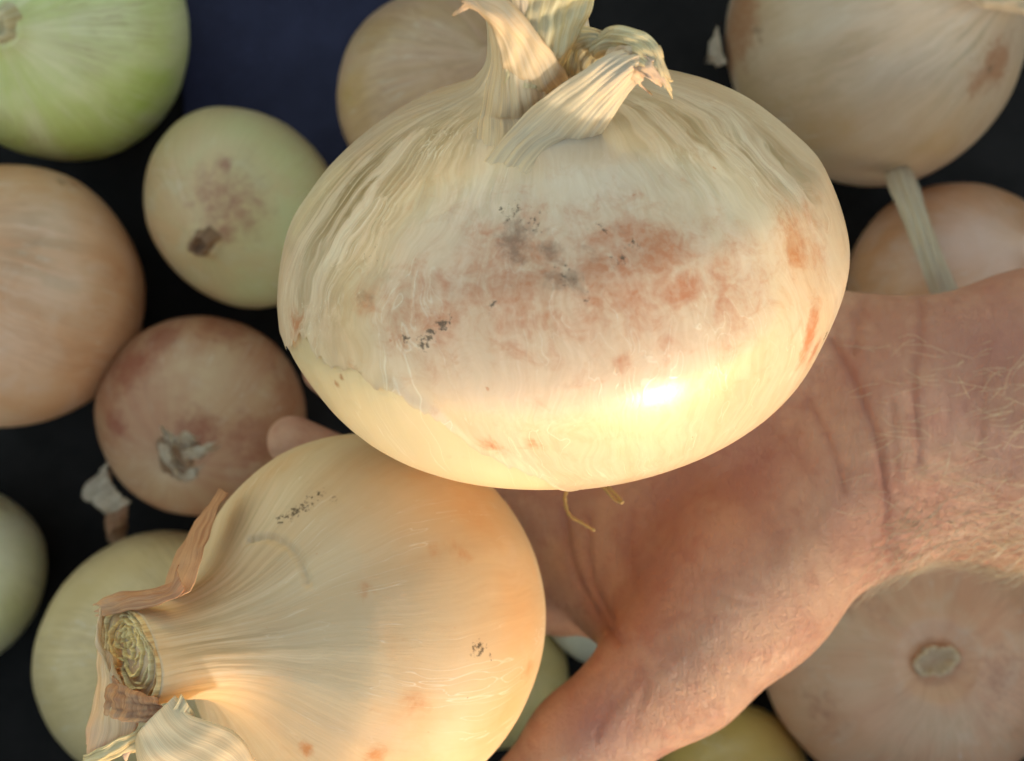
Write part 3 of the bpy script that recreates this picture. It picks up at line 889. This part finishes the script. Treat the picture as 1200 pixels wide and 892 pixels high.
def surface_nets(D, lo, h):
    nx, ny, nz = D.shape
    ins = D < 0
    c = np.zeros((nx - 1, ny - 1, nz - 1), int)
    off = [(i, j, k) for i in (0, 1) for j in (0, 1) for k in (0, 1)]
    for i, j, k in off:
        c += ins[i:nx - 1 + i, j:ny - 1 + j, k:nz - 1 + k]
    act = (c > 0) & (c < 8)
    idx = -np.ones(act.shape, int)
    cells = np.argwhere(act)
    idx[act] = np.arange(len(cells))
    acc = np.zeros((len(cells), 3))
    cnt = np.zeros(len(cells))
    for a in off:
        for ax in range(3):
            if a[ax]:
                continue
            b = list(a)
            b[ax] = 1
            da = D[cells[:, 0] + a[0], cells[:, 1] + a[1], cells[:, 2] + a[2]]
            db = D[cells[:, 0] + b[0], cells[:, 1] + b[1], cells[:, 2] + b[2]]
            x = (da < 0) != (db < 0)
            t = np.where(x, da / np.where(x, da - db, 1), 0)
            p = np.tile(np.array(a, float), (len(cells), 1))
            p[:, ax] += t
            acc += p * x[:, None]
            cnt += x
    V = lo + (cells + acc / cnt[:, None]) * h
    F = []
    for ax in range(3):
        u_, v_ = [(1, 2), (2, 0), (0, 1)][ax]
        s0 = [slice(None)] * 3
        s1 = [slice(None)] * 3
        s0[ax] = slice(0, -1)
        s1[ax] = slice(1, None)
        A, B = ins[tuple(s0)], ins[tuple(s1)]
        e = np.argwhere(A != B)
        e = e[(e[:, u_] > 0) & (e[:, v_] > 0) & (e[:, u_] < D.shape[u_] - 1) & (e[:, v_] < D.shape[v_] - 1)]
        q = []
        for du_, dv_ in ((0, 0), (-1, 0), (-1, -1), (0, -1)):
            g_ = e.copy()
            g_[:, u_] += du_
            g_[:, v_] += dv_
            q.append(idx[g_[:, 0], g_[:, 1], g_[:, 2]])
        q = np.stack(q, 1)
        fl = A[e[:, 0], e[:, 1], e[:, 2]]
        q = np.where(fl[:, None], q, q[:, ::-1])
        F.append(q)
    return V, np.vstack(F)


SZ = 1.22   # the hand is flatter than it is wide
PRIM = []


def bone(a, b, ra, rb, k=.010):
    PRIM.append((at(*a), at(*b), ra, rb, k))


# forearm and wrist
for y0, y1, r0, r1 in ((438, 456, .0262, .0235), (495, 510, .029, .0250), (546, 556, .0258, .0238)):
    bone((1230, y0, .287), (1035, y1, .290), r0, r1, .014)
ELB = at(1230, 495, .287) + np.array([.22, -.015, .045])
for y0, dy in ((438, .014), (546, -.014)):
    PRIM.append((ELB + np.array([0, dy, 0]), at(1230, y0, .287), .042, .0275, .02))
# heel of the hand, palm
bone((1035, 450, .291), (890, 400, .295), .0225, .020, .014)
bone((1035, 520, .292), (840, 500, .300), .0225, .018, .014)
bone((1030, 556, .291), (760, 610, .301), .022, .0165, .014)
bone((890, 400, .295), (712, 430, .303), .0195, .0135, .012)
bone((850, 480, .300), (668, 505, .309), .017, .0135, .012)
bone((830, 550, .301), (650, 595, .311), .017, .0140, .012)
bone((800, 620, .300), (652, 688, .311), .0165, .0140, .012)
# thumb mount and thumb
bone((975, 585, .289), (875, 685, .277), .0235, .0225, .016)
bone((875, 685, .277), (797, 775, .272), .0215, .0190, .014)
bone((797, 775, .272), (682, 872, .277), .0186, .0148, .008)
bone((682, 872, .277), (606, 940, .284), .0146, .0113, .006)
# web of skin between thumb and index
bone((840, 690, .284), (705, 690, .300), .016, .0125, .016)
bone((800, 740, .279), (735, 715, .292), .0125, .0095, .012)
# fingers: index, middle, ring, little
for pts, rr in (
    ([(652, 690, .311), (510, 618, .315), (425, 560, .311), (343, 517, .306)], (.0135, .0110, .0100, .0082)),
    ([(650, 595, .311), (520, 520, .318), (440, 470, .312), (385, 432, .304)], (.0135, .0115, .0100, .0085)),
    ([(668, 505, .309), (540, 420, .316), (465, 370, .308), (405, 330, .298)], (.0130, .0110, .0095, .0080)),
    ([(712, 430, .303), (610, 345, .309), (550, 300, .303), (500, 265, .294)], (.0125, .0095, .0085, .0072)),
):
    for i in range(3):
        bone(pts[i], pts[i + 1], rr[i], rr[i + 1], .0045)

VOX = .0014
lo = np.array([-.092, -.150, .095])
hi = np.array([.36, .090, .262])
n3 = np.ceil((hi - lo) / VOX).astype(int)
D = np.full(tuple(n3), 1.0, np.float32)
for a, b, ra, rb, k in PRIM:
    rm = max(ra, rb) + .02
    i0_ = np.clip(np.floor((np.minimum(a, b) - rm - lo) / VOX).astype(int), 0, n3)
    i1_ = np.clip(np.ceil((np.maximum(a, b) + rm - lo) / VOX).astype(int), 0, n3)
    if np.any(i1_ <= i0_):
        continue
    gx, gy, gz = [lo[q] + np.arange(i0_[q], i1_[q]) * VOX for q in range(3)]
    G = np.stack(np.meshgrid(gx, gy, gz, indexing='ij'), -1)
    sc3 = np.array([1, 1, SZ])
    d = cone(G * sc3, a * sc3, b * sc3, ra, rb)
    sl = tuple(slice(i0_[q], i1_[q]) for q in range(3))
    D[sl] = smin(D[sl], d, k)
HV, HF = surface_nets(D, lo, VOX)
tmp = bpy.data.meshes.new('tmp')
tmp.from_pydata(HV.tolist(), [], HF.tolist())
to = bpy.data.objects.new('tmp', tmp)
COL.objects.link(to)
ms = to.modifiers.new('s', 'SMOOTH')
ms.factor = .5
ms.iterations = 6
mb = to.modifiers.new('d', 'SUBSURF')
mb.levels = 1
mb.render_levels = 1
dg = bpy.context.evaluated_depsgraph_get()
hm = bpy.data.meshes.new_from_object(to.evaluated_get(dg))
bpy.data.objects.remove(to)
hm.name = 'hand'
nvh = len(hm.vertices)
V = np.empty(nvh * 3, np.float32)
hm.vertices.foreach_get('co', V)
V = V.reshape(-1, 3).astype(float)
N = np.empty(nvh * 3, np.float32)
hm.vertex_normals.foreach_get('vector', N)
N = N.reshape(-1, 3)
PX = to_px(V)
up = N[:, 2] > .05
red = np.zeros(nvh)
creases = [  # polyline px, width px, depth m
    ([(975, 400), (990, 425), (1008, 462), (1026, 510), (1036, 565), (1041, 640)], 5.5, .0013),
    ([(1080, 352), (1079, 390), (1073, 425), (1072, 470), (1078, 540)], 4.5, .0008),
    ([(1012, 352), (1003, 385), (1000, 410)], 6, .0009),
    ([(948, 470), (966, 505), (980, 540), (988, 575)], 4.0, .0007),
    ([(1046, 470), (1048, 520), (1056, 575)], 4, .0004),
    ([(1108, 430), (1112, 470), (1108, 520)], 4, .0003),
    ([(1150, 420), (1152, 480), (1146, 540)], 4, .0003),
    ([(1095, 560), (1098, 600), (1090, 640)], 4, .0004),
    ([(662, 600), (666, 640), (678, 680), (700, 722), (724, 752)], 6, .0014),
    ([(690, 610), (690, 650), (698, 690), (716, 725)], 5, .0009),
    ([(740, 600), (738, 640), (742, 680)], 6, .0005),
    ([(815, 690), (850, 700), (885, 708)], 4, .0003),
    ([(730, 815), (712, 835), (700, 862)], 6, .0006),
    ([(760, 800), (748, 830), (740, 860)], 8, .0005),
    ([(1040, 640), (1046, 655), (1052, 668)], 5, .0008),
    ([(1020, 640), (1060, 648), (1090, 640)], 4, .0004),
    ([(900, 500), (930, 530), (950, 565)], 5, .0003),
]
disp = np.zeros(nvh)
for ln, wpx, dp in creases:
    near = line_dist(PX, ln, 24, wpx * 5)
    disp -= up * dp * (np.exp(-(near / (wpx * .62)) ** 2) * .62 + .38 * np.exp(-(near / (wpx * 1.9)) ** 2)) * .7
    red = np.maximum(red, up * np.exp(-(near / (wpx * 1.6)) ** 2) * min(1, dp / .001))
V = V + N * disp[:, None]
BASE_H = np.array([V[:, 0].mean(), V[:, 1].mean(), V[:, 2].min()])
hm.vertices.foreach_set('co', (V - BASE_H).astype(np.float32).ravel())
hm.polygons.foreach_set('use_smooth', [True] * len(hm.polygons))
a_ = hm.attributes.new('red', 'FLOAT', 'POINT')
a_.data.foreach_set('value', red.astype(np.float32))
pur = np.zeros(nvh)
for x, y, r_, k_ in ((870, 545, 60, .8), (800, 600, 50, .7), (760, 650, 40, .5), (1160, 380, 90, .7), (1120, 470, 60, .5), (700, 850, 50, .7), (1180, 520, 50, .5)):  # mottled skin; at the lower thumb this paints shade into the colour
    pur = np.maximum(pur, k_ * np.exp(-((PX[:, 0] - x) ** 2 + (PX[:, 1] - y) ** 2) / r_ ** 2) * up)
a_ = hm.attributes.new('purple', 'FLOAT', 'POINT')
a_.data.foreach_set('value', pur.astype(np.float32))
T = NT('skin')
tc = T.n('ShaderNodeTexCoord').outputs['Object']
n1 = T.noise(tc, 45, 5, .6, .4)
n2 = T.noise(tc, 150, 5, .6)
vor = T.n('ShaderNodeTexVoronoi', feature='DISTANCE_TO_EDGE')
T.put(vor.inputs['Vector'], T.vmul(tc, (1, 1.6, 1)))
vor.inputs['Scale'].default_value = 1100
fine = T.noise(tc, 1500, 3, .6)
col = T.mix(T.sstep(n1, .35, .65), lin((196, 148, 120)), lin((178, 124, 100)))
col = T.mix(T.math('MULTIPLY', T.sstep(n2, .5, .72), .4), col, lin((168, 100, 78)))
col = T.mix(T.math('MULTIPLY', T.attr('purple'), .6), col, lin((160, 104, 100)))
col = T.mix(T.math('MULTIPLY', T.attr('red'), .45), col, lin((150, 82, 66)))
hgt = T.math('ADD', T.math('MULTIPLY', T.sstep(vor.outputs[0], 0, .12), .6), T.math('MULTIPLY', fine, .5))
wl = T.noise(T.vmul(tc, (420, 90, 200)), 1.0, 3, .6, .5)
wl2 = T.noise(T.vmul(tc, (160, 520, 200), (3, 3, 3)), 1.0, 3, .6, .5)
rid = T.math('ADD', T.sstep(T.math('ABSOLUTE', T.math('SUBTRACT', wl, .5)), .0, .05), T.math('MULTIPLY', T.sstep(T.math('ABSOLUTE', T.math('SUBTRACT', wl2, .5)), .0, .04), .6))
hgt = T.math('ADD', hgt, T.math('MULTIPLY', rid, .7))
nb = T.bump(hgt, .6, .0005)
nb = T.bump(n2, .45, .0015, nb)
M_skin = T.bsdf(col, T.sstep(n2, .3, .7, .42, .55), nb, sss=.2, radius=(1, .45, .28), scale=.003, spec=.45)
hm.materials.clear()
hm.materials.append(M_skin)
hand = bpy.data.objects.new('hand', hm)
COL.objects.link(hand)
hand.location = tuple(BASE_H)
hand['label'] = 'bare hand and hairy forearm reaching in from the right, palm up under the onions'
hand['category'] = 'hand'

# fine golden hair on the forearm
M_hair = plain_mat('arm_hair', (228, 204, 166), .4, 0, 200, .25, .5)
cand = np.argwhere((PX[:, 0] > 1015) & (PX[:, 0] < 1330) & (N[:, 2] > -.35) & (PX[:, 1] > 395)).ravel()
edge = np.interp(PX[cand, 0], [1015, 1060, 1330], [655, 668, 660])
wgt = np.exp(-((edge - PX[cand, 1]) / 80) ** 2) + .16
wgt *= np.clip((PX[cand, 0] - 1010) / 60, .15, 1)
pick = RNG.choice(cand, 1100, p=wgt / wgt.sum())
HVt, HFt = [], []
nb_ = 0
for i in pick:
    p = V[i]
    nn = N[i]
    L = RNG.uniform(.004, .013)
    tdir = unit(np.array([-.75 + RNG.normal() * .3, -.2 + RNG.normal() * .3, 0]))
    tdir = unit(tdir - nn * (tdir @ nn) * .9)
    lift_ = RNG.uniform(.05, .45)
    cv = RNG.normal(size=3) * .13
    p1 = p + (tdir * .5 + nn * lift_ * .6) * L
    p2 = p + (tdir + nn * lift_ * .5 + cv) * L
    Vt, Ft = tube(cr([p - nn * .0004, p1, p2], 6), np.linspace(.00008, .00004, 6), 3)
    HVt.append(Vt)
    HFt += [tuple(x + nb_ for x in f) for f in Ft]
    nb_ += len(Vt)
# one long stray hair at the wrist
hair = mesh_obj('arm_hair', np.vstack(HVt), HFt, M_hair, hand, loc=BASE_H)
hair['kind'] = 'stuff'
